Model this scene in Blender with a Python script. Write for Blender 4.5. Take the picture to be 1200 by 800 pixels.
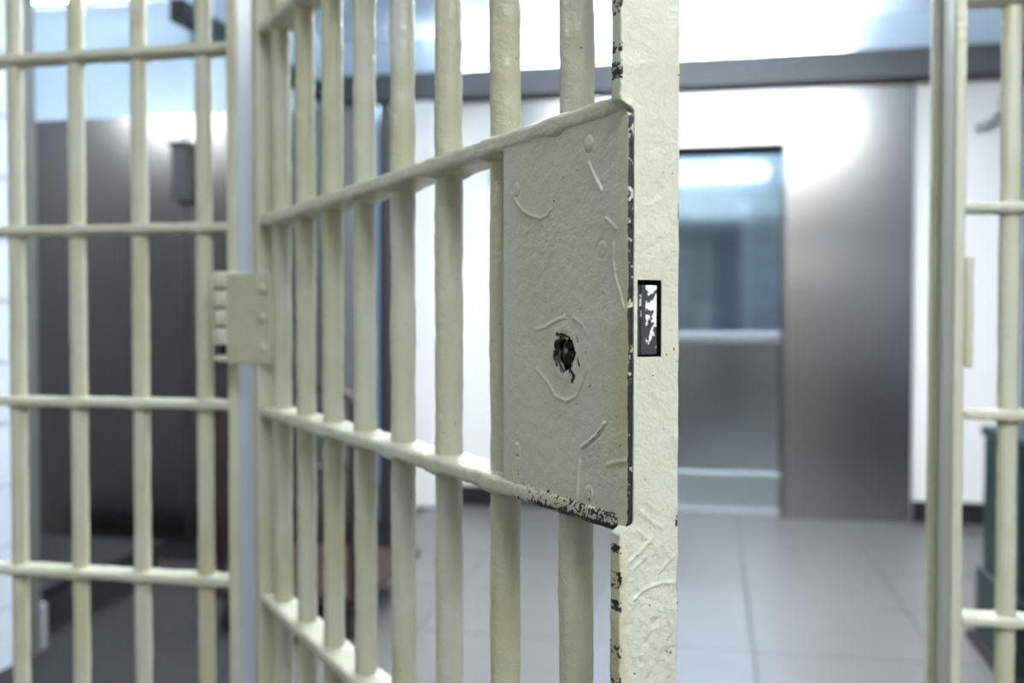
import bpy, math, random
import numpy as np
from mathutils import Vector, Matrix

for o in list(bpy.data.objects):
    bpy.data.objects.remove(o, do_unlink=True)
scene = bpy.context.scene
COL = scene.collection
random.seed(4)

# ------------------------------------------------------------------ camera
CAM = np.array([.708, -1.422, 1.15])
PHI = math.radians(11.5)
FPX = 35 / 36 * 1200
PIT = math.atan(28 / FPX)
cd = bpy.data.cameras.new('camera')
cam = bpy.data.objects.new('camera', cd)
COL.objects.link(cam)
cam.location = CAM.tolist()
cam.rotation_euler = (math.pi / 2 - PIT, 0, PHI)
cd.sensor_width = 36
cd.lens = 35
cd.clip_start = .02
cd.dof.use_dof = True
cd.dof.focus_distance = .70
cd.dof.aperture_fstop = 4.6
cd.dof.aperture_blades = 0
scene.camera = cam

# ------------------------------------------------------------------ world, exposure
w = bpy.data.worlds.new('world')
scene.world = w
w.use_nodes = True
w.node_tree.nodes['Background'].inputs[0].default_value = (.8, .88, 1, 1)
w.node_tree.nodes['Background'].inputs[1].default_value = .15
vs = scene.view_settings
vs.view_transform = 'Standard'
vs.look = 'None'
vs.gamma = 1
vs.use_curve_mapping = False
vs.exposure = 0.16
LAMP_CORRIDOR = 33.0
LAMP_GRID = 17.0
LAMP_CELL_RIGHT = 42.0
ADDED_FILL_LEFT = 20.0
ADDED_WASH_LIGHT = 140.0
LAMP_ALCOVE = 26.0

# ------------------------------------------------------------------ pixel -> place helpers (1200 x 800)
_R = np.array([math.cos(PHI), math.sin(PHI), 0])
_F0 = np.array([-math.sin(PHI), math.cos(PHI), 0])
_U0 = np.array([0, 0, 1.])
_F = _F0 * math.cos(PIT) - _U0 * math.sin(PIT)
_U = _U0 * math.cos(PIT) + _F0 * math.sin(PIT)
HINGE = np.array([.0083, .0112, 0])
THETA = math.atan2(.762, .6475)          # how far the door stands open
DD = np.array([math.cos(THETA), -math.sin(THETA), 0])
NN = np.array([-math.sin(THETA), -math.cos(THETA), 0])
def ray(x, y):
    return _R * (x - 600) / FPX + _U * (400 - y) / FPX + _F
def on_door(x, y, n=.0195):              # -> (distance from hinge, height) on the door's face
    r = ray(x, y); A = HINGE + NN * n
    P = CAM + r * (((A - CAM) @ NN) / (r @ NN))
    return (P - HINGE) @ DD, P[2]
def on_end(x, y, d=1.02):                # -> (depth across the door, height) on the lock stile's end face
    r = ray(x, y); A = HINGE + DD * d
    P = CAM + r * (((A - CAM) @ DD) / (r @ DD))
    return (P - HINGE) @ NN, P[2]

# ------------------------------------------------------------------ numpy noise
def _hash(i, j, k, s):
    h = (i * 374761393 + j * 668265263 + k * 2147483647 + s * 1274126177) & 0xffffffff
    h = ((h ^ (h >> 13)) * 1274126177) & 0xffffffff
    return ((h ^ (h >> 16)) & 0xffff) / 65535.0
def vnoise(P, scale, seed=0):
    Q = np.asarray(P, float) * scale + 1000
    I = np.floor(Q).astype(np.int64); f = Q - I; f = f * f * (3 - 2 * f)
    out = 0
    for a in (0, 1):
        for b in (0, 1):
            for c in (0, 1):
                wgt = (f[:, 0] if a else 1 - f[:, 0]) * (f[:, 1] if b else 1 - f[:, 1]) * (f[:, 2] if c else 1 - f[:, 2])
                out = out + wgt * _hash(I[:, 0] + a, I[:, 1] + b, I[:, 2] + c, seed)
    return out * 2 - 1
def seg_dist(p, poly):                   # distance of 2D points to a polyline
    p = np.asarray(p); best = np.full(len(p), 1e9)
    for (a, b) in zip(poly[:-1], poly[1:]):
        a = np.array(a); b = np.array(b); ab = b - a
        t = np.clip(((p - a) @ ab) / (ab @ ab + 1e-12), 0, 1)
        best = np.minimum(best, np.linalg.norm(p - (a + t[:, None] * ab), axis=1))
    return best

# ------------------------------------------------------------------ materials
def nodes(name):
    m = bpy.data.materials.new(name); m.use_nodes = True
    nt = m.node_tree; b = nt.nodes['Principled BSDF']
    return m, nt, b
def simple(name, col, rough=.6, metal=0., spec=.5, bump=0., bscale=60., var=0.):
    m, nt, b = nodes(name)
    b.inputs['Base Color'].default_value = (*col, 1)
    b.inputs['Roughness'].default_value = rough
    b.inputs['Metallic'].default_value = metal
    b.inputs['Specular IOR Level'].default_value = spec
    if bump or var:
        g = nt.nodes.new('ShaderNodeNewGeometry'); n = nt.nodes.new('ShaderNodeTexNoise')
        n.inputs['Scale'].default_value = bscale; n.inputs['Detail'].default_value = 4
        nt.links.new(g.outputs['Position'], n.inputs['Vector'])
        if bump:
            bp = nt.nodes.new('ShaderNodeBump'); bp.inputs['Strength'].default_value = bump; bp.inputs['Distance'].default_value = .002
            nt.links.new(n.outputs['Fac'], bp.inputs['Height']); nt.links.new(bp.outputs['Normal'], b.inputs['Normal'])
        if var:
            mx = nt.nodes.new('ShaderNodeMix'); mx.data_type = 'RGBA'
            mx.inputs[6].default_value = (*[c * (1 - var) for c in col], 1); mx.inputs[7].default_value = (*[min(1, c * (1 + var)) for c in col], 1)
            nt.links.new(n.outputs['Fac'], mx.inputs[0]); nt.links.new(mx.outputs[2], b.inputs['Base Color'])
    return m
def steel(name, col, rough, aniso=.6, streak=.003):
    m, nt, b = nodes(name)
    b.inputs['Base Color'].default_value = (*col, 1); b.inputs['Metallic'].default_value = 1
    g = nt.nodes.new('ShaderNodeNewGeometry'); mp = nt.nodes.new('ShaderNodeMapping')
    mp.inputs['Scale'].default_value = (3, 3, 220)
    n = nt.nodes.new('ShaderNodeTexNoise'); n.inputs['Scale'].default_value = 1; n.inputs['Detail'].default_value = 3
    nt.links.new(g.outputs['Position'], mp.inputs['Vector']); nt.links.new(mp.outputs['Vector'], n.inputs['Vector'])
    mr = nt.nodes.new('ShaderNodeMapRange'); mr.inputs[3].default_value = rough - streak; mr.inputs[4].default_value = rough + streak
    nt.links.new(n.outputs['Fac'], mr.inputs[0]); nt.links.new(mr.outputs[0], b.inputs['Roughness'])
    n2 = nt.nodes.new('ShaderNodeTexNoise'); n2.inputs['Scale'].default_value = 2.2; n2.inputs['Detail'].default_value = 2
    nt.links.new(g.outputs['Position'], n2.inputs['Vector'])
    bp = nt.nodes.new('ShaderNodeBump'); bp.inputs['Strength'].default_value = .006; bp.inputs['Distance'].default_value = .02
    nt.links.new(n2.outputs['Fac'], bp.inputs['Height']); nt.links.new(bp.outputs['Normal'], b.inputs['Normal'])
    return m
def paint_material(name, base, dark=(.012, .012, .011), attr=True, bump_scale=420., bump=.75, chip_base=.0):
    """thick old brushed paint; vertex value 'wear' (0..1) says where it has chipped to black iron, 'stain' where it has yellowed"""
    m, nt, b = nodes(name)
    N = nt.nodes.new; L = nt.links.new
    g = N('ShaderNodeNewGeometry')
    n1 = N('ShaderNodeTexNoise'); n1.inputs['Scale'].default_value = 22; n1.inputs['Detail'].default_value = 5
    n2 = N('ShaderNodeTexNoise'); n2.inputs['Scale'].default_value = bump_scale; n2.inputs['Detail'].default_value = 4
    n3 = N('ShaderNodeTexNoise'); n3.inputs['Scale'].default_value = 120; n3.inputs['Detail'].default_value = 3
    n4 = N('ShaderNodeTexNoise'); n4.inputs['Scale'].default_value = 420; n4.inputs['Detail'].default_value = 5
    for n in (n1, n2, n3, n4): L(g.outputs['Position'], n.inputs['Vector'])
    c1 = N('ShaderNodeMix'); c1.data_type = 'RGBA'
    c1.inputs[6].default_value = (base[0] * .88, base[1] * .87, base[2] * .80, 1); c1.inputs[7].default_value = (base[0] * 1.08, base[1] * 1.09, base[2] * 1.12, 1)
    L(n1.outputs['Fac'], c1.inputs[0])
    st = N('ShaderNodeAttribute'); st.attribute_name = 'stain'
    c2 = N('ShaderNodeMix'); c2.data_type = 'RGBA'; c2.inputs[7].default_value = (base[0] * .90, base[1] * .86, base[2] * .66, 1)
    L(c1.outputs[2], c2.inputs[6]); L(st.outputs['Fac'], c2.inputs[0])
    # tiny dirt specks
    vo = N('ShaderNodeTexNoise'); vo.inputs['Scale'].default_value = 260; vo.inputs['Detail'].default_value = 1
    L(g.outputs['Position'], vo.inputs['Vector'])
    sp = N('ShaderNodeMapRange'); sp.inputs[1].default_value = .775; sp.inputs[2].default_value = .80; L(vo.outputs['Fac'], sp.inputs[0])
    c3 = N('ShaderNodeMix'); c3.data_type = 'RGBA'; c3.inputs[7].default_value = (.16, .13, .07, 1)
    L(c2.outputs[2], c3.inputs[6]); L(sp.outputs[0], c3.inputs[0])
    # chips
    we = N('ShaderNodeAttribute'); we.attribute_name = 'wear'
    ad = N('ShaderNodeMath'); ad.operation = 'ADD'; L(we.outputs['Fac'], ad.inputs[0]); L(n4.outputs['Fac'], ad.inputs[1])
    ch = N('ShaderNodeMapRange'); ch.inputs[1].default_value = .985; ch.inputs[2].default_value = 1.03; L(ad.outputs[0], ch.inputs[0])
    c4 = N('ShaderNodeMix'); c4.data_type = 'RGBA'; c4.inputs[7].default_value = (*dark, 1)
    L(c3.outputs[2], c4.inputs[6]); L(ch.outputs[0], c4.inputs[0]); L(c4.outputs[2], b.inputs['Base Color'])
    ro = N('ShaderNodeMapRange'); ro.inputs[3].default_value = .27; ro.inputs[4].default_value = .6; L(ch.outputs[0], ro.inputs[0]); L(ro.outputs[0], b.inputs['Roughness'])
    # relief
    h = N('ShaderNodeMath'); h.operation = 'MULTIPLY_ADD'; h.inputs[1].default_value = .35
    L(n2.outputs['Fac'], h.inputs[0]); L(n3.outputs['Fac'], h.inputs[2])
    h2 = N('ShaderNodeMath'); h2.operation = 'MULTIPLY_ADD'; h2.inputs[1].default_value = -.8
    L(ch.outputs[0], h2.inputs[0]); L(h.outputs[0], h2.inputs[2])
    bp = N('ShaderNodeBump'); bp.inputs['Strength'].default_value = bump; bp.inputs['Distance'].default_value = .002
    L(h2.outputs[0], bp.inputs['Height']); L(bp.outputs['Normal'], b.inputs['Normal'])
    return m
PAINT = (.535, .535, .435)
M = {}
M['paint'] = paint_material('cream_paint', PAINT)
M['paint_plate'] = paint_material('cream_paint_plate', PAINT, bump=.42)
M['steel'] = steel('brushed_steel', (.325, .32, .315), .27)
M['steel_door'] = steel('lift_door_steel', (.30, .42, .60), .08)  # blue of the reflected ceiling is tinted into the base colour
M['steel_seam'] = simple('steel_seam', (.33, .35, .37), .35, 1)
M['kick'] = simple('kick_plate_steel', (.40, .46, .49), .4, 1)
M['dark_iron'] = simple('dark_iron', (.007, .007, .007), .6, .2, bump=.4, bscale=300)
M['white'] = simple('white_wall_paint', (.88, .88, .865), .55, bump=.06, bscale=40)
M['ceiling'] = simple('pale_blue_ceiling', (.66, .80, .95), .25)
M['ceiling_cell'] = simple('pale_ceiling', (.60, .70, .80), .6)
M['block'] = simple('pale_blue_block_paint', (.60, .68, .76), .45, bump=.2, bscale=90)
M['mortar'] = simple('mortar', (.42, .48, .54), .7)
M['tile'] = simple('grey_floor_tile', (.128, .125, .122), .36, var=.14, bscale=7)
M['grout'] = simple('grout', (.095, .088, .078), .7)
M['mat'] = simple('dark_floor_mat', (.017, .017, .017), .75, bump=.3, bscale=30, var=.25)
M['baseboard'] = simple('black_baseboard', (.012, .012, .014), .45)
M['beam'] = simple('dark_grey_beam', (.11, .11, .115), .45)
M['beam_dark'] = simple('black_beam_edge', (.01, .01, .011), .6)
M['post'] = simple('dark_post', (.10, .11, .10), .45)
M['wall_dark'] = simple('dull_grey_wall', (.16, .16, .16), .7)
M['slate'] = simple('slate_blue_wall', (.10, .13, .19), .5)
M['green'] = simple('dark_green_enamel', (.005, .020, .020), .45)
M['black'] = simple('black_plastic', (.010, .010, .011), .7)
M['brown'] = simple('dark_brown_tube', (.035, .018, .012), .4)
M['rubber'] = simple('rubber', (.015, .015, .015), .7)
M['box_grey'] = simple('grey_fitting', (.33, .33, .32), .5)
M['box_dark'] = simple('dark_fitting', (.045, .05, .055), .45)
M['frame_white'] = simple('white_lamp_frame', (.75, .78, .8), .4)
# latch bolt: bare iron with scraps of white paint
def bolt_material():
    m, nt, b = nodes('worn_bolt_iron'); N = nt.nodes.new; L = nt.links.new
    g = N('ShaderNodeNewGeometry'); n = N('ShaderNodeTexNoise'); n.inputs['Scale'].default_value = 150; n.inputs['Detail'].default_value = 4
    L(g.outputs['Position'], n.inputs['Vector'])
    at = N('ShaderNodeAttribute'); at.attribute_name = 'wear'
    ad = N('ShaderNodeMath'); ad.operation = 'ADD'; L(n.outputs['Fac'], ad.inputs[0]); L(at.outputs['Fac'], ad.inputs[1])
    mr = N('ShaderNodeMapRange'); mr.inputs[1].default_value = .55; mr.inputs[2].default_value = .59; L(ad.outputs[0], mr.inputs[0])
    c = N('ShaderNodeMix'); c.data_type = 'RGBA'; c.inputs[6].default_value = (.13, .13, .135, 1); c.inputs[7].default_value = (.75, .76, .74, 1)
    L(mr.outputs[0], c.inputs[0]); L(c.outputs[2], b.inputs['Base Color'])
    me = N('ShaderNodeMapRange'); me.inputs[3].default_value = .8; me.inputs[4].default_value = 0; L(mr.outputs[0], me.inputs[0]); L(me.outputs[0], b.inputs['Metallic'])
    b.inputs['Roughness'].default_value = .4
    bp = N('ShaderNodeBump'); bp.inputs['Strength'].default_value = .6; bp.inputs['Distance'].default_value = .0008; L(mr.outputs[0], bp.inputs['Height']); L(bp.outputs['Normal'], b.inputs['Normal'])
    return m
M['bolt'] = bolt_material()
def lamp_material(name, col, strength):
    m, nt, b = nodes(name)
    b.inputs['Base Color'].default_value = (.9, .9, .9, 1)
    b.inputs['Emission Color'].default_value = (*col, 1); b.inputs['Emission Strength'].default_value = strength
    return m
M['lamp_corridor'] = lamp_material('lamp_corridor', (1, .985, .955), LAMP_CORRIDOR)
M['lamp_grid'] = lamp_material('lamp_grid', (1, .985, .955), LAMP_GRID)
M['lamp_cell_right'] = lamp_material('lamp_cell_right', (.95, .98, 1), LAMP_CELL_RIGHT)
M['added_fill_left'] = lamp_material('added_fill_left', (1, .97, .88), ADDED_FILL_LEFT)
M['added_wash_light'] = lamp_material('added_wash_light', (.95, .98, 1), ADDED_WASH_LIGHT)
M['lamp_alcove'] = lamp_material('lamp_alcove', (.93, .97, 1), LAMP_ALCOVE)

# ------------------------------------------------------------------ object helpers
def link(name, me, mat=None, parent=None, smooth=False):
    o = bpy.data.objects.new(name, me); COL.objects.link(o)
    if mat is not None and not me.materials: me.materials.append(mat)
    if parent is not None: o.parent = parent
    if smooth: me.polygons.foreach_set('use_smooth', [True] * len(me.polygons))
    return o
def tag(o, label, cat, group=None):
    o['label'] = label; o['category'] = cat
    if group: o['group'] = group
    return o
def empty(name, loc=(0, 0, 0), rz=0):
    o = bpy.data.objects.new(name, None); COL.objects.link(o)
    o.location = loc; o.rotation_euler = (0, 0, rz); o.empty_display_size = .1
    return o
def struct(o):
    o['kind'] = 'structure'; return o
def mesh_from(V, Fc, name, attrs=None):
    me = bpy.data.meshes.new(name)
    me.from_pydata(np.asarray(V).tolist(), [], [list(map(int, f)) for f in Fc])
    if attrs:
        for k, a in attrs.items():
            at = me.attributes.new(k, 'FLOAT', 'POINT'); at.data.foreach_set('value', np.asarray(a, dtype=np.float32))
    me.update(); return me
def bevel_box_mesh(name, size, bev=.003, segs=2, center=(0, 0, 0)):
    import bmesh
    bm = bmesh.new(); bmesh.ops.create_cube(bm, size=1)
    bmesh.ops.scale(bm, vec=size, verts=bm.verts); bmesh.ops.translate(bm, vec=center, verts=bm.verts)
    if bev: bmesh.ops.bevel(bm, geom=list(bm.edges), offset=min(bev, min(size) * .45), segments=segs, affect='EDGES', profile=.5)
    me = bpy.data.meshes.new(name); bm.to_mesh(me); bm.free(); return me
def box(name, lo, hi, mat, parent=None, bev=.003, origin=None):
    """box between two corners; the object's origin sits at the middle of its base"""
    lo = np.array(lo, float); hi = np.array(hi, float)
    c = np.array([(lo[0] + hi[0]) / 2, (lo[1] + hi[1]) / 2, lo[2]]); s = hi - lo
    me = bevel_box_mesh(name, tuple(s), bev, center=(0, 0, s[2] / 2))
    o = link(name, me, mat, parent); o.location = c.tolist()
    return o
def shell(xs, ys, zs):
    """closed subdivided box on a lattice -> verts, faces, per-vertex lattice coords"""
    nx, ny, nz = len(xs), len(ys), len(zs)
    I, J, K = np.meshgrid(np.arange(nx), np.arange(ny), np.arange(nz), indexing='ij')
    on = (I == 0) | (I == nx - 1) | (J == 0) | (J == ny - 1) | (K == 0) | (K == nz - 1)
    idx = -np.ones((nx, ny, nz), int); idx[on] = np.arange(on.sum())
    V = np.stack([np.asarray(xs)[I[on]], np.asarray(ys)[J[on]], np.asarray(zs)[K[on]]], 1)
    Fs = []
    def add(G, flip):
        q = np.stack([G[:-1, :-1], G[1:, :-1], G[1:, 1:], G[:-1, 1:]], -1).reshape(-1, 4)
        Fs.append(q[:, ::-1] if flip else q)
    add(idx[0], True); add(idx[-1], False); add(idx[:, 0], False); add(idx[:, -1], True); add(idx[:, :, 0], True); add(idx[:, :, -1], False)
    return V, np.concatenate(Fs)
def lin(lo, hi, step, r=0.):
    inner = np.linspace(lo + r, hi - r, max(2, int(round((hi - lo - 2 * r) / step)) + 1))
    if r: inner = np.concatenate([[lo, lo + .35 * r, lo + .7 * r], inner, [hi - .7 * r, hi - .35 * r, hi]])
    return np.unique(np.round(inner, 7))
def round_box(V, lo, hi, r):
    lo = np.array(lo, float); hi = np.array(hi, float)
    q = np.clip(V, lo + r, hi - r); v = V - q
    l = np.linalg.norm(v, axis=1, keepdims=True); l[l == 0] = 1
    n = v / l
    return q + n * r, n
def lumpy_bar_mesh(name, r, z0, z1, segs=18, step=.012, seed=0, amp=.0006):
    n = int((z1 - z0) / step) + 1
    zs = np.linspace(z0, z1, n); a = np.arange(segs) * 2 * math.pi / segs
    A, Z = np.meshgrid(a, zs); A = A.ravel(); Z = Z.ravel()
    U = np.stack([np.cos(A), np.sin(A), Z], 1)
    P = np.stack([np.cos(A) * r, np.sin(A) * r, Z], 1)
    rr = r + amp * vnoise(P + seed * 7.3, 34, seed) + amp * .7 * vnoise(P + seed * 3.1, 90, seed + 5)
    V = np.stack([np.cos(A) * rr, np.sin(A) * rr, Z], 1)
    idx = np.arange(n * segs).reshape(n, segs); nx = np.roll(idx, -1, 1)
    Fc = np.stack([idx[:-1], nx[:-1], nx[1:], idx[1:]], -1).reshape(-1, 4).tolist()
    Fc += [list(range(segs))[::-1], list(range((n - 1) * segs, n * segs))]
    wear = np.clip(vnoise(P + seed * 2.7, 60, seed + 9) - .62, 0, 1) * 1.2
    stain = np.clip(.28 + .55 * vnoise(P + seed * 5, 9, seed + 3) + .25 * vnoise(P + seed, 45, seed + 2), 0, 1)
    return mesh_from(V, Fc, name, {'wear': wear, 'stain': stain})
def lumpy_rail_mesh(name, L, dep, th, bars, seed=0, step=.006, wear_fn=None, r=.0045):
    """flat strap along +x from 0 to L, with weld swellings under each bar"""
    lo = (0, -dep / 2, -th / 2); hi = (L, dep / 2, th / 2)
    V, Fc = shell(lin(0, L, step, .002), lin(-dep / 2, dep / 2, .006, r), lin(-th / 2, th / 2, .004, r))
    V, n = round_box(V, lo, hi, r)
    P = V.copy()
    d = .0005 * vnoise(P + seed * 1.7, 45, seed) + .0006 * vnoise(P + seed, 130, seed + 1)
    V = V + n * d[:, None]
    sw = np.zeros(len(V))
    for b in bars: sw = np.maximum(sw, np.exp(-((P[:, 0] - b) / .0125) ** 2))
    side = np.exp(-(P[:, 1] / (dep * .36)) ** 2)
    V[:, 2] -= np.where(n[:, 2] < -.2, sw * side * .0085 + .0012 * np.clip(vnoise(P, 90, seed + 4), 0, 1), 0)
    V[:, 2] += np.where(n[:, 2] > .2, sw * side * .0025, 0)
    V[:, 1] -= np.where(n[:, 1] < -.5, sw * .0009, 0)
    wear = np.clip(vnoise(P + seed, 70, seed + 9) - .66, 0, 1)
    if wear_fn is not None: wear = np.maximum(wear, wear_fn(P, n))
    stain = np.clip(.22 + .5 * vnoise(P + seed * 3, 12, seed + 6), 0, 1) * np.where(n[:, 2] < 0, 1, .5)
    return mesh_from(V, Fc, name, {'wear': wear, 'stain': stain})
def lumpy_box_mesh(name, lo, hi, r=.003, step=.012, seed=0, amp=.0005, wear_amp=0.):
    V, Fc = shell(*[lin(a, b, step, min(r, (b - a) * .3)) for a, b in zip(lo, hi)])
    V, n = round_box(V, lo, hi, r)
    d = amp * vnoise(V + seed * 1.3, 40, seed) + amp * .6 * vnoise(V + seed, 120, seed + 1)
    edge = (np.sort(np.abs(n), axis=1)[:, 1] > .3).astype(float)
    wear = np.clip(vnoise(V + seed, 45, seed + 9) * .8 - .45 + edge * .25 * (wear_amp > 0), 0, 1) * (1 if wear_amp else .6) + 0
    stain = np.clip(.2 + .4 * vnoise(V + seed * 3, 10, seed + 6), 0, 1)
    return mesh_from(V + n * d[:, None], Fc, name, {'wear': wear, 'stain': stain})
def tube_mesh(name, pts, rad, segs=10):
    pts = [Vector(p) for p in pts]; V = []; Fc = []
    up0 = None
    for i, p in enumerate(pts):
        t = (pts[min(i + 1, len(pts) - 1)] - pts[max(i - 1, 0)]).normalized()
        if up0 is None: up0 = t.orthogonal().normalized()
        s = (up0 - t * up0.dot(t)).normalized(); up0 = s; q = t.cross(s)
        for k in range(segs):
            a = 2 * math.pi * k / segs; V.append(tuple(p + s * math.cos(a) * rad + q * math.sin(a) * rad))
    for i in range(len(pts) - 1):
        for k in range(segs):
            Fc.append([i * segs + k, i * segs + (k + 1) % segs, (i + 1) * segs + (k + 1) % segs, (i + 1) * segs + k])
    Fc.append(list(range(segs))[::-1]); Fc.append([(len(pts) - 1) * segs + k for k in range(segs)])
    return mesh_from(V, Fc, name)
def lathe_mesh(name, prof, segs=20):
    V = []; Fc = []
    for (r, z) in prof:
        for k in range(segs):
            a = 2 * math.pi * k / segs; V.append((r * math.cos(a), r * math.sin(a), z))
    for i in range(len(prof) - 1):
        for k in range(segs):
            Fc.append([i * segs + k, i * segs + (k + 1) % segs, (i + 1) * segs + (k + 1) % segs, (i + 1) * segs + k])
    Fc.append(list(range(segs))[::-1]); Fc.append([(len(prof) - 1) * segs + k for k in range(segs)])
    return mesh_from(V, Fc, name)

# ================================================================== THE SETTING
H = 2.85
YB = 4.5                                    # far wall of the corridor
# floor: slab with separate tiles over the corridor
floor = struct(box('floor', (-3.2, -4.2, -.12), (2.6, 5.0, -.006), M['grout'], bev=0))
TS = .605
tile_me = bevel_box_mesh('floor_tile', (TS - .005, TS - .005, .02), .0015, 1, (0, 0, -.01))
for i in range(-3, 3):
    for j in range(0, 8):
        x0 = .845 + i * TS; y0 = 4.5 - (j + 1) * TS
        if x0 < -.98 or y0 < -.4: continue
        o = link('floor_tile', tile_me, M['tile'], floor)
        o.location = (x0 + TS / 2 - floor.location.x, y0 + TS / 2 - floor.location.y, -floor.location.z)
near = struct(box('floor', (-3.2, -4.2, -.006), (2.6, -.35, 0), M['tile'], bev=0)); near.name = 'floor_near'
struct(box('ceiling', (-3.2, -.1, H), (2.6, 5.0, H + .1), M['ceiling'], bev=0))
c2 = struct(box('ceiling_near', (-3.2, -4.2, H), (2.6, -.1, H + .1), M['ceiling_cell'], bev=0))
# far wall (with the lift opening cut out of it)
EX0, EX1, EZ = -.03, 1.10, 2.14
def wpart(name, lo, hi, mat, parent, bev=0):
    o = box(name, lo, hi, mat, None, bev); p = parent
    o.parent = p; o.location = (Vector(o.location) - p.location); return o
struct(box('wall_back', (-1.75, YB, 0), (EX0, YB + .1, 2.63), M['white'], bev=0))
struct(box('wall_back_right', (EX1, YB, 0), (2.45, YB + .1, 2.63), M['white'], bev=0))
struct(box('wall_back_header', (EX0, YB, EZ), (EX1, YB + .1, 2.63), M['white'], bev=0))
struct(box('wall_back_top', (-1.75, YB, 2.63), (2.45, YB + .1, H), M['ceiling'], bev=0))
struct(box('baseboard_back', (-1.65, YB - .015, 0), (-.52, YB, .12), M['baseboard']))
struct(box('baseboard_right', (1.80, YB - .015, 0), (2.35, YB, .12), M['baseboard']))
b = struct(empty('trim_1', (.3, YB - .05, 2.46)))
wpart('trim_board', (-1.60, YB - .09, 2.475), (2.35, YB - .072, 2.635), M['beam'], b, .004)
wpart('trim_shelf', (-1.60, YB - .072, 2.475), (2.35, YB - .001, 2.585), M['beam'], b, .002)
wpart('trim_lip', (-1.60, YB - .10, 2.455), (2.35, YB - .001, 2.475), M['beam_dark'], b, .003)
# left part: alcove corner, its walls painted ceiling blue in place of steel reflecting that blue
struct(box('wall_left', (-1.75, 2.99, 0), (-1.65, YB, H), M['ceiling'], bev=0))
t2 = struct(empty('trim_2', (-1.6, 3.6, 2.46)))
wpart('trim_board', (-1.65, 2.6, 2.475), (-1.58, YB - .09, 2.55), M['beam_dark'], t2, .006)
wpart('trim_lip', (-1.65, 2.6, 2.455), (-1.55, YB - .10, 2.475), M['beam_dark'], t2, .003)
struct(box('wall_alcove', (-3.1, 2.95, 0), (-1.75, 3.05, H), M['ceiling'], bev=0))
struct(box('wall_alcove_side', (-3.1, 1.4, 0), (-3.0, 2.95, H), M['wall_dark'], bev=0))
struct(box('wall_right', (2.35, -.02, 0), (2.45, YB, H), M['slate'], bev=0))
# block wall on the left, ending in a dark post
bw = struct(box('wall_block', (-1.75, .03, 0), (-1.556, 1.47, H), M['mortar'], bev=0))
blk = bevel_box_mesh('block', (.018, .39, .19), .004, 1)
blk2 = bevel_box_mesh('block', (.018, .19, .19), .004, 1)
for r_ in range(14):
    z = .1 + r_ * .2
    y = 1.47
    first = True
    while y > .1:
        short = (first and r_ % 2) or y - .39 < .03
        L_ = .19 if short else .39
        if y - L_ < .03: break
        o = link('block', blk2 if short else blk, M['block'], bw); o.location = (-1.556 - bw.location.x, y - .005 - L_ / 2 - bw.location.y, z)
        y -= L_ + .01; first = False
post = struct(box('trim_3', (-1.76, 1.475, 0), (-1.53, 1.555, H), M['post'], bev=.006))
# room on the camera's side
struct(box('wall_behind', (-3.2, -4.2, 0), (2.6, -4.1, H), M['wall_dark'], bev=0))
struct(box('wall_near_left', (-3.1, -4.1, 0), (-3.0, .03, H), M['wall_dark'], bev=0))
struct(box('wall_near_right', (2.35, -4.1, 0), (2.45, -.02, H), M['wall_dark'], bev=0))
struct(box('wall_grid_left', (-3.0, -.03, 0), (-1.3, .03, H), M['wall_dark'], bev=0))

# ---- ceiling lamps
def ceiling_lamp(x0, x1, y0, y1, z, mat, label):
    """suspended fluorescent lamp: glowing box that also lights the ceiling, end caps, two hangers"""
    t = empty('ceiling_lamp', ((x0 + x1) / 2, (y0 + y1) / 2, z))
    def p(nm, lo, hi, m, bev=.004): return wpart(nm, lo, hi, m, t, bev)
    p('diffuser', (x0 + .02, y0, z), (x1 - .02, y1, z + .06), mat, .015)
    p('end_cap', (x0, y0 - .004, z - .004), (x0 + .02, y1 + .004, z + .064), M['frame_white']); p('end_cap', (x1 - .02, y0 - .004, z - .004), (x1, y1 + .004, z + .064), M['frame_white'])
    ym = (y0 + y1) / 2
    for xm in (x0 + (x1 - x0) * .2, x0 + (x1 - x0) * .8): p('hanger', (xm - .01, ym - .01, z + .06), (xm + .01, ym + .01, H - .001), M['frame_white'])
    tag(t, label, 'ceiling lamp', 'ceiling lamps'); return t
ceiling_lamp(-.5, 1.7, 2.05, 2.5, 2.58, M['lamp_corridor'], 'ceiling lamp halfway along the corridor to the lift')
def added_strip_light(x0, x1, y0, y1, z, label):  # added lights, tubes out of sight, that wash the upper walls white
    t = empty('added_strip_light', ((x0 + x1) / 2, (y0 + y1) / 2, z))
    wpart('tray', (x0, y0, z), (x1, y1, z + .008), M['frame_white'], t, .002)
    wpart('tube', (x0 + .03, y0 + .012, z + .010), (x1 - .03, y1 - .012, z + .034), M['added_wash_light'], t, .010)
    for a_ in (x0, x1 - .03): wpart('end_cap', (a_, y0 + .006, z + .008), (a_ + .03, y1 - .006, z + .038), M['frame_white'], t, .003)
    tag(t, label, 'added strip light'); return t
added_strip_light(-.9, 1.45, YB - .062, YB - .010, 2.586, 'added strip light hidden in the trough of the dark beam over the lift')
added_strip_light(-2.85, -1.80, 2.88, 2.945, 2.665, 'added strip light high on the wall above the left partition')
ceiling_lamp(-.2, 1.2, .62, .84, 2.52, M['lamp_grid'], 'ceiling lamp just inside the barred doorway')
ceiling_lamp(-2.7, -2.1, 1.45, 1.8, 2.34, M['lamp_alcove'], 'ceiling lamp over the steel alcove on the left')
ceiling_lamp(.9, 2.1, -2.1, -1.7, 2.47, M['lamp_cell_right'], 'ceiling lamp on the near side of the bars at the right')
ceiling_lamp(-2.3, -1.2, -2.1, -1.8, 2.47, M['added_fill_left'], 'added fill lamp on the near side of the bars at the left')  # added to brighten the lock plate's face

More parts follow.
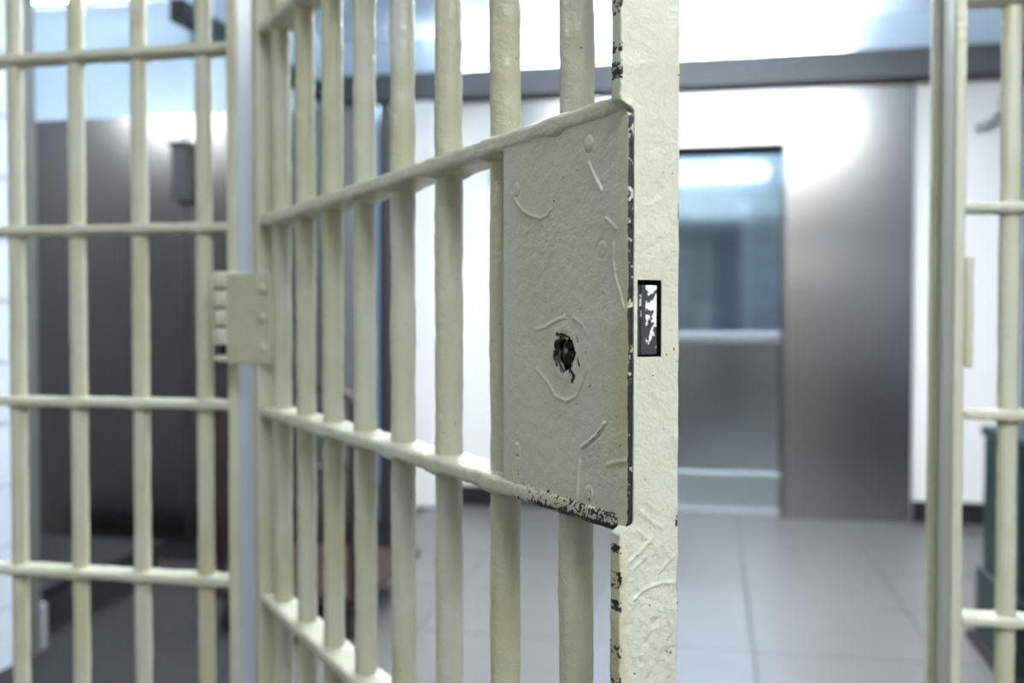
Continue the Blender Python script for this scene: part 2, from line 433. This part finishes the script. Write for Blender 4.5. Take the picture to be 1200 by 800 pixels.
# ================================================================== LIFT
lift = empty('lift_entrance', (.65, YB, 0))
def lp(n, lo, hi, m, bev=.004): return wpart(n, lo, hi, m, lift, bev)
lp('side_panel', (EX1, YB - .035, 0), (1.79, YB, 2.455), M['steel'])
lp('side_panel', (-.50, YB - .035, 0), (EX0, YB, 2.455), M['steel'])
lp('header_panel', (EX0, YB - .035, EZ), (EX1, YB, 2.455), M['steel'])
lp('jamb', (EX1 - .012, YB - .034, 0), (EX1 - .0005, YB + .14, EZ), M['steel'])
lp('jamb', (EX0 + .0005, YB - .034, 0), (EX0 + .012, YB + .14, EZ), M['steel'])
lp('head_jamb', (EX0 + .012, YB - .034, EZ - .02), (EX1 - .012, YB + .14, EZ - .0005), M['black'])
lp('door_panel', (EX0 + .012, YB + .10, 1.06), (EX1 - .012, YB + .14, EZ - .02), M['steel_door'])
lp('seam_bar', (EX0 + .012, YB + .088, 1.0), (EX1 - .012, YB + .135, 1.06), M['steel_seam'])
M['steel_lower'] = steel('lift_lower_steel', (.36, .39, .43), .14)  # same door steel with less of the reflected blue tinted in
lp('door_panel', (EX0 + .012, YB + .10, .235), (EX1 - .012, YB + .14, 1.0), M['steel_lower'])
lp('kick_plate', (EX0 + .012, YB + .092, .02), (EX1 - .012, YB + .14, .235), M['kick'])
lp('sill', (EX0 + .012, YB + .0, 0), (EX1 - .012, YB + .14, .02), M['steel_seam'])
tag(lift, 'stainless steel lift entrance with wide side panel in the far wall', 'lift')

# ================================================================== STEEL PARTITION (left)
part = empty('steel_partition', (-1.65, 2.9, 0))
def pp(n, lo, hi, m, bev=.004): return wpart(n, lo, hi, m, part, bev)
pp('panel', (-2.60, 2.85, 0), (-1.72, 2.945, 2.10), M['steel'])
pp('panel', (-1.715, 2.85, 0), (-.80, 2.945, 2.10), M['steel'])
pp('end_trim', (-.80, 2.84, 0), (-.765, 2.955, 2.10), M['steel_door'])  # bluish steel carries the blue light on this edge
pp('end_edge', (-.765, 2.85, 0), (-.735, 3.03, 2.10), M['black'])  # black slab paints in the shade on the partition's end
tag(part, 'brushed steel partition with its shaded end painted dark seen through the left bars', 'partition')
ctl = empty('control_box', (-1.727, 2.845, 1.69))
wpart('housing', (-1.765, 2.80, 1.69), (-1.69, 2.85, 1.945), M['box_dark'], ctl, .006)
wpart('cap', (-1.775, 2.79, 1.945), (-1.68, 2.85, 1.965), M['black'], ctl, .004)
tag(ctl, 'small dark control box on the steel partition', 'control box')

# ================================================================== LEFT FLOOR MAT AND PLINTH
matr = box('floor_mat', (-2.6, .6, .0), (-.74, 2.84, .010), M['mat'], bev=.003)
tag(matr, 'dark ribbed floor mat in front of the steel partition', 'floor mat')
pl = empty('plinth', (-2.0, 2.0, .01))
wpart('base', (-2.58, 1.63, .01), (-1.66, 2.5, .16), M['black'], pl, .004)
wpart('top', (-2.58, 1.62, .16), (-1.645, 2.51, .18), M['black'], pl, .004)
tag(pl, 'low black plinth standing on the mat behind the block wall', 'plinth')
ft = box('foot_block', (-1.60, 1.56, 0.01), (-1.545, 1.605, .17), M['box_grey'], bev=.006)
tag(ft, 'small grey foot block at the base of the dark post', 'block')

# ================================================================== TROLLEY behind the hinge
tr = empty('platform_trolley', (-.78, 2.1, 0))
def arc(pts_c, r, a0, a1, n=6): return [(pts_c[0] + r * math.cos(a), pts_c[1], pts_c[2] + r * math.sin(a)) for a in np.linspace(a0, a1, n)]
x0, x1, y0 = -1.035, -.535, 1.88
hp = [(x0, y0, .16), (x0, y0, .5)] + arc((x0 + .07, y0, .83), .07, math.pi, math.pi / 2) + arc((x1 - .07, y0, .83), .07, math.pi / 2, 0) + [(x1, y0, .5), (x1, y0, .16)]
def tw(n, me, m): o = link(n, me, m, tr, True); o.location = -Vector(tr.location); return o
tw('handle', tube_mesh('handle', hp, .013), M['brown'])
tw('cross_tube', tube_mesh('cross_tube', [(x0, y0, .62), (x1, y0, .62)], .010), M['brown'])
wpart('deck', (x0 - .03, y0 - .03, .14), (x1 + .03, y0 + .72, .175), M['brown'], tr, .006)
wheel = lathe_mesh('wheel', [(.012, -.014), (.048, -.014), (.052, -.009), (.052, .009), (.048, .014), (.012, .014)], 18)
for (wx, wy) in ((x0 + .02, y0 + .03), (x1 - .02, y0 + .03), (x0 + .02, y0 + .64), (x1 - .02, y0 + .64)):
    o = link('wheel', wheel, M['rubber'], tr, False); o.location = Vector((wx, wy, .062)) - tr.location; o.rotation_euler = (0, math.pi / 2, 0)
    wpart('caster_fork', (wx - .022, wy - .02, .10), (wx + .022, wy + .02, .142), M['box_dark'], tr, .003)
tag(tr, 'dark brown platform trolley with tube handle behind the door hinge', 'trolley')

# ================================================================== RIGHT: green bin, fittings
gb = empty('green_bin', (1.9, 2.14, 0))
wpart('base', (1.625, 1.90, .03), (2.16, 2.38, .27), M['green'], gb, .012)
wpart('body', (1.645, 1.92, .27), (2.14, 2.36, .73), M['green'], gb, .012)
wpart('lid', (1.635, 1.91, .73), (2.15, 2.37, .77), M['green'], gb, .012)
wpart('foot', (1.60, 1.88, 0), (2.175, 2.40, .03), M['black'], gb, .004)
tag(gb, 'dark green metal bin standing behind the right-hand bars', 'bin')
def fitting(name, lo, hi, m, label, cat):
    t = empty(name, ((lo[0] + hi[0]) / 2, hi[1], lo[2]))
    wpart('back_plate', (lo[0], hi[1] - .012, lo[2]), (hi[0], hi[1], hi[2]), m, t, .003)
    wpart('cover', (lo[0] + .008, lo[1], lo[2] + .008), (hi[0] - .008, hi[1] - .012, hi[2] - .008), m, t, .006)
    tag(t, label, cat); return t
fitting('wall_switch', (-.63, YB - .05, 1.955), (-.555, YB, 2.04), M['box_grey'], 'small grey wall fitting beside the lift on the white wall', 'wall fitting')
fitting('wall_sensor', (-1.10, YB - .06, 2.19), (-1.02, YB, 2.27), M['box_grey'], 'small grey fitting high on the white wall near the partition', 'wall fitting')
br = empty('wall_bracket', (2.2, YB, 2.17))
o = link('arm', tube_mesh('arm', [(2.10, YB - .05, 2.19), (2.18, YB - .06, 2.21), (2.26, YB - .02, 2.30)], .018), M['box_grey'], br, True); o.location = -Vector(br.location)
wpart('wall_plate', (2.23, YB - .012, 2.24), (2.29, YB, 2.36), M['box_grey'], br, .003)
tag(br, 'grey bracket on the white wall at the far right', 'bracket')
rs = empty('pipe_casing', (-1.08, YB, 0))
wpart('casing', (-1.22, YB - .14, .0), (-.95, YB - .016, 2.45), M['white'], rs, .012)
tag(rs, 'white boxed pipe casing at the left end of the far wall', 'pipe casing')

# ================================================================== BAR GRID
BR = .0128
RZ = [.195, .4685, .742, 1.0155, 1.289, 1.5625, 1.836, 2.11]
RD, RT = .042, .0135                         # strap depth and thickness
ZT = 2.2
bar_meshes = [lumpy_bar_mesh('bar', BR, .04, ZT, seed=s) for s in range(5)]
def add_bar(parent, x, y, k):
    o = link('bar', bar_meshes[k % 5], M['paint'], parent, True); o.location = (x, y, 0); o.rotation_euler = (0, 0, k * 1.37)
    return o
def fixed_panel(name, x_left, x_right, bars, label, seed, dz=0.):
    t = empty(name, ((x_left + x_right) / 2, 0, 0)); ox = t.location.x
    for k, bx in enumerate(bars): add_bar(t, bx - ox, 0, k + seed)
    me = lumpy_rail_mesh('rail', x_right - x_left, RD, RT, [b_ - x_left for b_ in bars], seed=seed)
    for z in RZ:
        o = link('rail', me, M['paint'], t, True); o.location = (x_left - ox, 0, z + dz)
    o = link('sole_bar', lumpy_box_mesh('sole_bar', (x_left, -.022, .0), (x_right, .022, .045), seed=seed), M['paint'], t, True); o.location = (-ox, 0, 0)
    o = link('head_bar', lumpy_box_mesh('head_bar', (x_left, -.022, ZT), (x_right, .022, H - .001), step=.05, seed=seed), M['paint'], t, True); o.location = (-ox, 0, 0)
    tag(t, label, 'bar panel'); return t
LP = fixed_panel('bar_panel', -1.28, -.019, [-.0685 - .11 * k for k in range(11)], 'fixed cream-painted bar panel to the left of the open door', 1)
RPan = fixed_panel('bar_panel', 1.030, 2.34, [1.089 + .11 * k for k in range(11)], 'fixed cream-painted bar panel at the right edge beyond the doorway', 3, .006)
# door posts belong to the panels
def jamb(panel, lo, hi, seed):
    o = link('door_post', lumpy_box_mesh('door_post', lo, hi, r=.002, step=.014, seed=seed, amp=.0004, wear_amp=1), M['paint'], panel, True)
    o.location = -Vector(panel.location); return o
jamb(LP, (-.019, -.023, 0), (-.004, .065, H - .001), 11)
jamb(LP, (-.004, .065, 0), (.010, .075, H - .001), 12)
jamb(RPan, (1.0165, -.023, 0), (1.0295, .065, H - .001), 13)
jamb(RPan, (1.003, .062, 0), (1.0165, .074, H - .001), 14)
M['liner'] = simple('grey_post_liner', (.33, .37, .41), .4, bump=.1)
M['liner_right'] = simple('dull_post_liner', (.34, .35, .31), .4, bump=.1)
for pn, lo_, hi_ in ((LP, (-.004, -.017, .002), (-.0025, .064, ZT - .002)), (RPan, (1.0150, -.017, .002), (1.0165, .060, ZT - .002))):
    wpart('post_liner', lo_, hi_, M['liner'] if pn is LP else M['liner_right'], pn, .0004)
ko = link('lock_keeper', lumpy_box_mesh('lock_keeper', (1.0295, -.026, 1.085), (1.040, .02, 1.23), r=.003, step=.006, seed=15, amp=.0009, wear_amp=1), M['paint'], RPan, True)
ko.location = -Vector(RPan.location)
hd = empty('door_head', (.5, 0, ZT))
o = link('head_beam', lumpy_box_mesh('head_beam', (.0115, -.023, ZT), (1.0015, .023, H - .001), step=.04, seed=21), M['paint'], hd, True); o.location = (-.5, 0, -ZT)
o = link('stop_bar', lumpy_box_mesh('stop_bar', (.0115, .024, ZT - .03), (1.0015, .045, ZT + .02), step=.02, seed=22), M['paint'], hd, True); o.location = (-.5, 0, -ZT)
tag(hd, 'cream-painted head beam over the barred doorway', 'door head')

# ================================================================== THE OPEN DOOR  (local x = from hinge, local -y = face towards the camera)
door = empty('cell_door', HINGE.tolist(), -THETA)
tag(door, 'open cream-painted cell door of round bars with a chipped lock plate', 'cell door')
DBARS = [.1573 + .11 * k for k in range(8)]
D0, D1, DE = .082, 1.009, 1.020
ZB, ZD = .06, 2.16
door_bars = [lumpy_bar_mesh('bar', BR, ZB, ZD, segs=24, step=.004, seed=20 + s, amp=.0007) for s in range(4)]
for k, d in enumerate(DBARS):
    o = link('bar', door_bars[k % 4], M['paint'], door, True); o.location = (d, 0, 0); o.rotation_euler = (0, 0, k * 2.1)
rail_me = lumpy_rail_mesh('rail', D1 - .11, RD, RT, [d - .11 for d in DBARS], seed=8, step=.0025)
def chip_band(P, n):      # the strap below the lock plate has lost much of its paint
    x = P[:, 0] + .11
    ramp = np.clip((x - .862) / .05, 0, 1) * .16 + np.clip((x - .94) / .05, 0, 1) * .10
    return np.where((x > .862), .30 + ramp + .12 * vnoise(P, 260, 3) + np.where(P[:, 2] < -.003, .16, 0), 0) * np.clip((x - .860) / .006, 0, 1)
rail_chip = lumpy_rail_mesh('rail', D1 - .11, RD, RT, [d - .11 for d in DBARS[:-1]], seed=9, step=.0016, wear_fn=chip_band)
for z in RZ:
    if z < ZB or z > ZD: continue
    o = link('rail', rail_chip if abs(z - 1.0155) < .01 else rail_me, M['paint'], door, True); o.location = (.11, 0, z)
# hinge stile: flat bar with its wide face towards the bars
o = link('hinge_stile', lumpy_box_mesh('hinge_stile', (D0, -.0225, ZB), (.11, .0225, ZD), r=.002, step=.010, seed=31), M['paint'], door, True)

# ---- lock stile with a notch for the plate and a slot for the bolt
SN0, SN1 = -.0262, .0212                     # local y of the end face (front edge, back edge)
NOTCH = -.0155; NZ0, NZ1 = 1.0135, 1.286
SLOT = (-.0128, .0066, 1.1244, 1.1745)       # y0, y1, z0, z1
def lock_stile():
    zs = np.concatenate([np.arange(ZB, .88, .03), np.arange(.88, 1.40, .0011), np.arange(1.40, ZD, .03), [ZD]])
    zs = np.unique(np.concatenate([zs, [SLOT[2], SLOT[3]]]))
    ys = np.unique(np.concatenate([lin(SN0, SN1, .0011, .0012), [SLOT[0], SLOT[1]]]))
    xs = lin(D1, DE, .0028, .0012)
    V, Fc = shell(xs, ys, zs)
    cen = V[Fc].mean(1)
    keep = ~((cen[:, 0] > DE - 1e-4) & (cen[:, 1] > SLOT[0]) & (cen[:, 1] < SLOT[1]) & (cen[:, 2] > SLOT[2]) & (cen[:, 2] < SLOT[3]))
    Fc = Fc[keep]
    P = V.copy()
    V, n = round_box(V, (D1, SN0, ZB), (DE, SN1, ZD), .0012)
    # notch for the plate
    t = np.clip((P[:, 2] - NZ0 + .004) / .008, 0, 1) * np.clip((NZ1 + .004 - P[:, 2]) / .008, 0, 1); t = t * t * (3 - 2 * t)
    lim = SN0 + (NOTCH - SN0) * t
    sc = (V[:, 1] - SN1) / (SN0 - SN1)       # 1 at front edge
    squeeze = np.clip((SLOT[0] - .0006 - V[:, 1]) / (SLOT[0] - .0006 - SN0), 0, 1)   # only the strip in front of the slot moves
    V[:, 1] = V[:, 1] + squeeze * (lim - SN0)
    yz = np.stack([-P[:, 1], P[:, 2]], 1)
    endf = (n[:, 0] > .6)
    slotd = np.maximum(np.maximum(SLOT[0] - P[:, 1], P[:, 1] - SLOT[1]), np.maximum(SLOT[2] - P[:, 2], P[:, 2] - SLOT[3]))
    fade = np.clip(slotd / .003, 0, 1)
    low = np.clip((1.02 - P[:, 2]) / .05, 0, 1)                       # the paint is more wrinkled below the plate
    d = .00028 * vnoise(P, 55, 1) + .00022 * vnoise(P * [1, 1, .55], 190, 2) + (.00055 * vnoise(P * [1, 1.6, 1], 85, 3) + .00045 * vnoise(P, 240, 4)) * low
    def ridge(pix, wd, h):
        nonlocal d
        pl_ = [on_end(*p) for p in pix]; dist = seg_dist(yz, pl_); d = d + h * np.exp(-(dist / wd) ** 2) * endf
        return dist
    ridge([(744, 702), (750, 694), (762, 687), (776, 683), (792, 682)], .0009, .0011)
    ridge([(738, 657), (750, 646), (764, 630)], .0011, .0009); ridge([(740, 668), (757, 652)], .001, .0006)
    ridge([(775, 668), (790, 650)], .0012, .0008); ridge([(748, 622), (768, 640), (772, 650)], .001, .0008)
    ridge([(752, 600), (765, 612), (776, 618)], .0011, .0009); ridge([(757, 588), (772, 600)], .001, .0006)
    ridge([(722, 135), (728, 124), (738, 121)], .0018, .0013)
    ridge([(752, 738), (775, 735), (788, 741)], .0008, .0005); ridge([(783, 722), (787, 735), (790, 755)], .0009, .0007)
    V = V + n * (d * fade)[:, None]
    wear = np.clip(vnoise(P, 120, 9) - .85, 0, 1) * .8
    def mark(pix, rad, amount):
        nonlocal wear
        dist = seg_dist(yz, [on_end(*p) for p in pix]); wear = np.maximum(wear, amount * np.exp(-(dist / rad) ** 2) * endf)
    # black chips along the two edges of the stile
    for pix, rad, am in [([(793, 606), (793, 616)], .0022, .62), ([(792, 612), (789, 617)], .0014, .5), ([(794, 682), (794, 692)], .002, .6), ([(794, 705), (794, 716)], .0013, .58), ([(795, 735), (795, 760)], .0008, .55),
                         ([(795, 235), (795, 262)], .0009, .58), ([(795, 505), (795, 512)], .0012, .55), ([(795, 768), (795, 776)], .0012, .5), ([(794, 20), (794, 30)], .001, .5),
                         ([(760, 708), (770, 714), (779, 719)], .0010, 0.63), ([(779, 760), (784, 766), (787, 763)], .0010, 0.62), ([(734, 696), (748, 698)], .0010, 0.49), ([(780, 718), (790, 712)], .0009, .44),
                         ([(777, 754), (789, 741)], .0010, 0.51), ([(757, 722), (758, 722.5)], .0008, .55), ([(783, 445), (786, 445)], .0010, 0.52), ([(764, 440), (770, 438)], .0010, 0.49), ([(790, 424), (795, 423)], .0010, 0.52)]:
        mark(pix, rad, am)
    front = (n[:, 1] < -.4) | (P[:, 1] < SN0 + .0022)
    fz = P[:, 2]
    def zz(y): return on_end(727, y)[1]
    for y0_, y1_, am in [(-40, 14, .58), (46, 58, .55), (70, 90, .52), (80, 86, .6), (640, 648, .6), (672, 690, .55), (706, 716, .64), (755, 775, .52), (795, 806, .5)]:
        a_, b_ = zz(y1_), zz(y0_)
        wear = np.maximum(wear, np.where(front, am * np.exp(-(np.maximum(0, np.abs(fz - (a_ + b_) / 2) - (b_ - a_) / 2) / .0016) ** 2), 0) * (.92 + .25 * vnoise(P, 200, 12)))
    stain = np.clip(.05 + .25 * vnoise(P, 14, 6) + np.where(P[:, 2] < 1.0, .9 * np.clip((-P[:, 1] - .018) / .006, 0, 1), 0), 0, 1)
    me = mesh_from(V, Fc, 'lock_stile', {'wear': wear, 'stain': stain})
    return link('lock_stile', me, M['paint'], door, True)
ls = lock_stile()
# pocket behind the slot and the bolt in it
def pocket():
    y0, y1, z0, z1 = SLOT; xa, xb = DE - .0008, DE - .010
    V = [(xa, y0, z0), (xa, y1, z0), (xa, y1, z1), (xa, y0, z1), (xb, y0, z0), (xb, y1, z0), (xb, y1, z1), (xb, y0, z1)]
    Fc = [(0, 1, 5, 4), (1, 2, 6, 5), (2, 3, 7, 6), (3, 0, 4, 7), (4, 5, 6, 7)]
    return link('bolt_slot', mesh_from(V, Fc, 'bolt_slot'), M['dark_iron'], door)
pocket()
by0, by1, bz0, bz1 = -.0116, .0046, 1.1256, 1.1712
V, Fc = shell(lin(DE - .009, DE - .0022, .001, .0006), lin(by0, by1, .0007, .0006), lin(bz0, bz1, .0007, .0006))
Pn = V.copy(); V, n_ = round_box(V, (DE - .009, by0, bz0), (DE - .0022, by1, bz1), .0006)
V[:, 0] -= np.where((n_[:, 0] > .5) & (Pn[:, 1] < -.0085), .0012, 0)
wr = np.where(Pn[:, 1] > -.005, .02 + .06 * np.clip((Pn[:, 2] - 1.14) / .02, -1, 1), -.3) + np.where((np.abs(Pn[:, 1] + .0085) < .001) & (Pn[:, 2] > 1.14), .35, 0)
link('latch_bolt', mesh_from(V, Fc, 'latch_bolt', {'wear': wr}), M['bolt'], door, False)

# ---- lock plate
def lock_plate():
    lo = np.array([.8497, -.0195, 1.0095]); hi = np.array([1.0195, -.0155, 1.2870])
    KH = on_door(662, 414)
    xs = lin(lo[0], hi[0], .00085, .0009); ys = lin(lo[1], hi[1], .001, .0009); zs = lin(lo[2], hi[2], .00085, .0009)
    V, Fc = shell(xs, ys, zs); P = V.copy()
    # keyhole: ragged upright hole
    cen = P[Fc].mean(1)
    def hole(c):
        a = np.arctan2(c[:, 2] - KH[1], c[:, 0] - KH[0]); rr = np.hypot((c[:, 0] - KH[0]) / .0135, (c[:, 2] - KH[1]) / .0122)
        return rr < 1 + .10 * np.sin(3 * a + .6) + .08 * np.sin(7 * a + 2)
    Fc = Fc[~(hole(cen) & (np.abs(cen[:, 0] - KH[0]) < .03))]
    V, n = round_box(V, lo, hi, .0009)
    # rounded right-hand corners
    Rr = .011
    qx = np.minimum(V[:, 0], hi[0] - Rr); qz = np.clip(V[:, 2], lo[2] + Rr, hi[2] - Rr)
    vx = V[:, 0] - qx; vz = V[:, 2] - qz; l = np.hypot(vx, vz); mxx = np.maximum(np.abs(vx), np.abs(vz)); s = np.where(l > 1e-9, mxx / np.maximum(l, 1e-9), 1)
    V[:, 0] = qx + vx * s; V[:, 2] = qz + vz * s
    xz = V[:, [0, 2]]; fr = (n[:, 1] < -.6).astype(float)
    d = .00022 * vnoise(P, 40, 1) + .00010 * vnoise(P, 170, 2) + .00012 * vnoise(P * [1, 1, 1.5], 90, 3)
    wear = np.clip(vnoise(P, 160, 9) - .8, 0, 1) * .8
    def pixd(pix): return seg_dist(xz, [on_door(*p) for p in pix])
    def ridge(pix, wd, h):
        nonlocal d
        d = d + h * np.exp(-(pixd(pix) / wd) ** 2)
    ridge([(600, 226), (606, 238), (613, 247), (622, 253), (634, 256), (642, 252), (646, 245)], .0010, .0009)
    ridge([(690, 190), (694, 200), (700, 212), (705, 223)], .0009, .0010)
    ridge([(710, 256), (717, 262), (722, 268)], .0009, .0008)
    ridge([(719, 285), (718, 305), (721, 325), (727, 343), (731, 362)], .0009, .0009)
    ridge([(735, 362), (737, 372)], .001, .0006)
    ridge([(628, 432), (642, 448), (651, 464), (664, 470), (676, 464), (683, 447), (689, 430)], .0012, .0008)
    ridge([(628, 386), (640, 383), (652, 375), (662, 372)], .0012, .0006); ridge([(690, 395), (682, 380), (672, 372)], .0012, .0005)
    ridge([(705, 360), (706, 390), (704, 415)], .0007, .0005)
    ridge([(708, 496), (700, 509), (690, 518), (681, 524), (679, 538), (677, 566), (676, 588)], .0011, .0010)
    ridge([(618, 570), (645, 580), (672, 592)], .0012, .0005)
    ridge([(712, 545), (722, 542), (734, 540)], .0016, .0006)
    # grooves beside the ridges
    ridge([(711, 497), (703, 511), (692, 520), (684, 526), (681, 540)], .0007, -.0009)
    ridge([(707, 445), (707, 470)], .0005, -.0006); ridge([(706, 362), (703, 398)], .0005, -.0004)
    # painted-over screw heads
    for (sx, sy, h) in [(690, 168, .0009), (605, 222, .0006), (606, 526, .0006), (690, 578, .0008), (705, 292, .0004)]:
        c = on_door(sx, sy); r = np.hypot(xz[:, 0] - c[0], xz[:, 1] - c[1])
        d = d + h / (1 + np.exp((r - .0048) / .0005)); d = d - .0004 * np.exp(-((r - .0062) / .0007) ** 2)
    # swelling round the keyhole
    kr = np.hypot(xz[:, 0] - KH[0], (xz[:, 1] - KH[1]) / 1.2)
    d = d + .0007 * np.exp(-((kr - .0145) / .004) ** 2)
    V[:, 1] -= d * np.clip(fr + .0, 0, 1)
    # ragged right edge
    V[:, 0] += np.where(P[:, 0] > hi[0] - .0012, .00035 * vnoise(P, 300, 7), 0)
    # ---- wear
    er = hi[0] - P[:, 0]; eb = P[:, 2] - lo[2]; et = hi[2] - P[:, 2]
    edge_face = (n[:, 0] > .35) | ((n[:, 2] < -.35) & (P[:, 0] > .99)) | ((n[:, 2] > .35) & (P[:, 0] > 1.008))
    bare = np.clip((1.2835 - P[:, 2]) / .004, 0, 1)
    wear = np.maximum(wear, np.where(edge_face, .60 + .34 * vnoise(P, 170, 5) + .2 * vnoise(P, 420, 15) + np.where(P[:, 2] < 1.22, .12, -.02), 0) * bare)
    wear = np.maximum(wear, np.where(fr > 0, (.44 + .26 * vnoise(P, 260, 6)) * np.exp(-(er / .0017) ** 2), 0))
    xn = P[:, 0]
    bband = np.exp(-((eb - .012) / .006) ** 2) * np.clip((xn - .858) / .006, 0, 1) * np.clip((.992 - xn) / .01, 0, 1)
    wear = np.maximum(wear, fr * bband * (.34 + .20 * vnoise(P, 210, 8)))
    bc = np.exp(-(np.clip(eb - .001, 0, 1) / .0018) ** 2) * np.clip((xn - .985) / .01, 0, 1)
    wear = np.maximum(wear, fr * bc * .55)
    def mark(pix, rad, am):
        nonlocal wear
        wear = np.maximum(wear, fr * am * np.exp(-(pixd(pix) / rad) ** 2))
    for pix, rad, am in [([(649, 235), (650, 236)], .0012, .75), ([(681, 269.5), (681, 270)], .0008, 0.64), ([(697, 433), (698, 434)], .0009, .62), ([(657, 526), (658, 526)], .0008, 0.64),
                         ([(594, 512), (594, 516)], .0009, .62), ([(607, 549), (608, 556)], .0010, .66), ([(612, 563), (614, 565)], .0012, .6), ([(707, 441), (707, 462)], .0008, 0.54),
                         ([(709, 605), (711, 612)], .0010, .62), ([(692, 570), (693, 580), (690, 587)], .0008, 0.64), ([(609, 522), (609, 530), (606, 534)], .0008, 0.54),
                         ([(612, 165), (612, 166)], .0008, 0.54), ([(711, 172), (712, 173)], .0008, 0.59), ([(705, 503), (694, 516)], .0008, 0.54),
                         # ragged loss round the keyhole
                         ([(651, 391), (660, 392), (668, 396)], .0022, .64), ([(672, 404), (677, 418), (679, 428)], .0018, .66), ([(668, 432), (673, 440), (671, 446)], .0028, .68), ([(657, 434), (662, 437)], .0016, .58), ([(650, 400), (650, 412)], .0012, .5)]:
        mark(pix, rad, am)
    wear = np.maximum(wear, fr * .62 * np.exp(-(np.clip(np.hypot((P[:, 0] - KH[0]) / .0135, (P[:, 2] - KH[1]) / .0122) - 1.0, 0, 9) / .20) ** 2) * (.9 + .3 * vnoise(P, 240, 17)))
    stc = pixd([(727, 395), (728, 470), (724, 535)])
    stain = np.clip(.08 + .28 * vnoise(P, 11, 6) + (.9 + .5 * vnoise(P, 60, 4)) * np.exp(-(stc / .010) ** 2) + .35 * np.exp(-(er / .010) ** 2), 0, 1)
    me = mesh_from(V, Fc, 'lock_plate', {'wear': wear, 'stain': stain})
    return link('lock_plate', me, M['paint_plate'], door, True), KH
lpz, KH = lock_plate()
# lock case behind the plate, lock barrel inside the keyhole
o = link('lock_case', bevel_box_mesh('lock_case', (1.0085 - .8515, .030, 1.282 - 1.0225), .002, 2, ((1.0085 + .8515) / 2, .0055, (1.282 + 1.0225) / 2)), M['paint'], door)
def keyway():
    V = []; Fc = []; n = 28; prof = [(1.10, -.0158), (1.0, -.0112), (.0, -.0112)]
    for (k, y) in prof:
        for i in range(n):
            a = 2 * math.pi * i / n; V.append((KH[0] + .0140 * k * math.cos(a), y, KH[1] + .0126 * k * math.sin(a)))
    for r in range(len(prof) - 1):
        for i in range(n): Fc.append([r * n + i, r * n + (i + 1) % n, (r + 1) * n + (i + 1) % n, (r + 1) * n + i])
    return link('keyhole', mesh_from(V, Fc, 'keyhole'), M['dark_iron'], lpz)
keyway()
M['barrel'] = simple('lock_barrel_iron', (.022, .022, .024), .4, .5, bump=.5, bscale=400)
bar_prof = lathe_mesh('lock_barrel', [(.0080, .0), (.0080, .0034), (.0068, .0042), (.0034, .0043)], 20)
o = link('lock_barrel', bar_prof, M['barrel'], lpz, True); o.location = (KH[0] - .0004, -.0112, KH[1] - .004); o.rotation_euler = (math.pi / 2, 0, 0); o.scale = (.95, .72, 1)
o = link('lock_barrel', bar_prof, M['barrel'], lpz, True); o.location = (KH[0] - .0012, -.0112, KH[1] + .0055); o.rotation_euler = (math.pi / 2, 0, 0); o.scale = (.72, .42, 1)

# ---- hinge: slanting leaf, bolts and a knuckle in front of the door post
A = np.array([.046, -.049]); B = np.array([.130, -.006]); L_ = np.linalg.norm(B - A); ang = math.atan2(B[1] - A[1], B[0] - A[0])
hl = link('hinge_leaf', lumpy_box_mesh('hinge_leaf', (0, -.006, -.067), (L_, .0, .067), r=.002, step=.004, seed=41, amp=.0006), M['paint'], door, True)
hl.location = (A[0], A[1], 1.149); hl.rotation_euler = (0, 0, ang)
bolt_me = lathe_mesh('hinge_bolt', [(.0075, 0), (.0075, .002), (.006, .0042), (.003, .005)], 14)
for dz in (-.043, 0, .043):
    o = link('hinge_bolt', bolt_me, M['paint'], hl, True); o.location = (L_ * .86, -.006, dz); o.rotation_euler = (math.pi / 2, 0, 0)
pin = link('hinge_pin', lathe_mesh('hinge_pin', [(.006, -.067), (.0085, -.064), (.0085, .066), (.006, .070)], 16), M['dark_iron'], door, True)
pin.location = (.033, -.052, 1.149)
kn = lathe_mesh('hinge_knuckle', [(.004, -.0125), (.0155, -.0125), (.0168, -.011), (.0168, .011), (.0155, .0125), (.004, .0125)], 20)
for zc in (.057, .029, .001, -.027):
    o = link('hinge_knuckle', kn, M['paint'], pin, True); o.location = (0, 0, zc)
o = link('hinge_knuckle', lathe_mesh('hinge_knuckle', [(.009, -.065), (.0168, -.063), (.0168, -.057), (.009, -.055)], 20), M['paint'], pin, True)
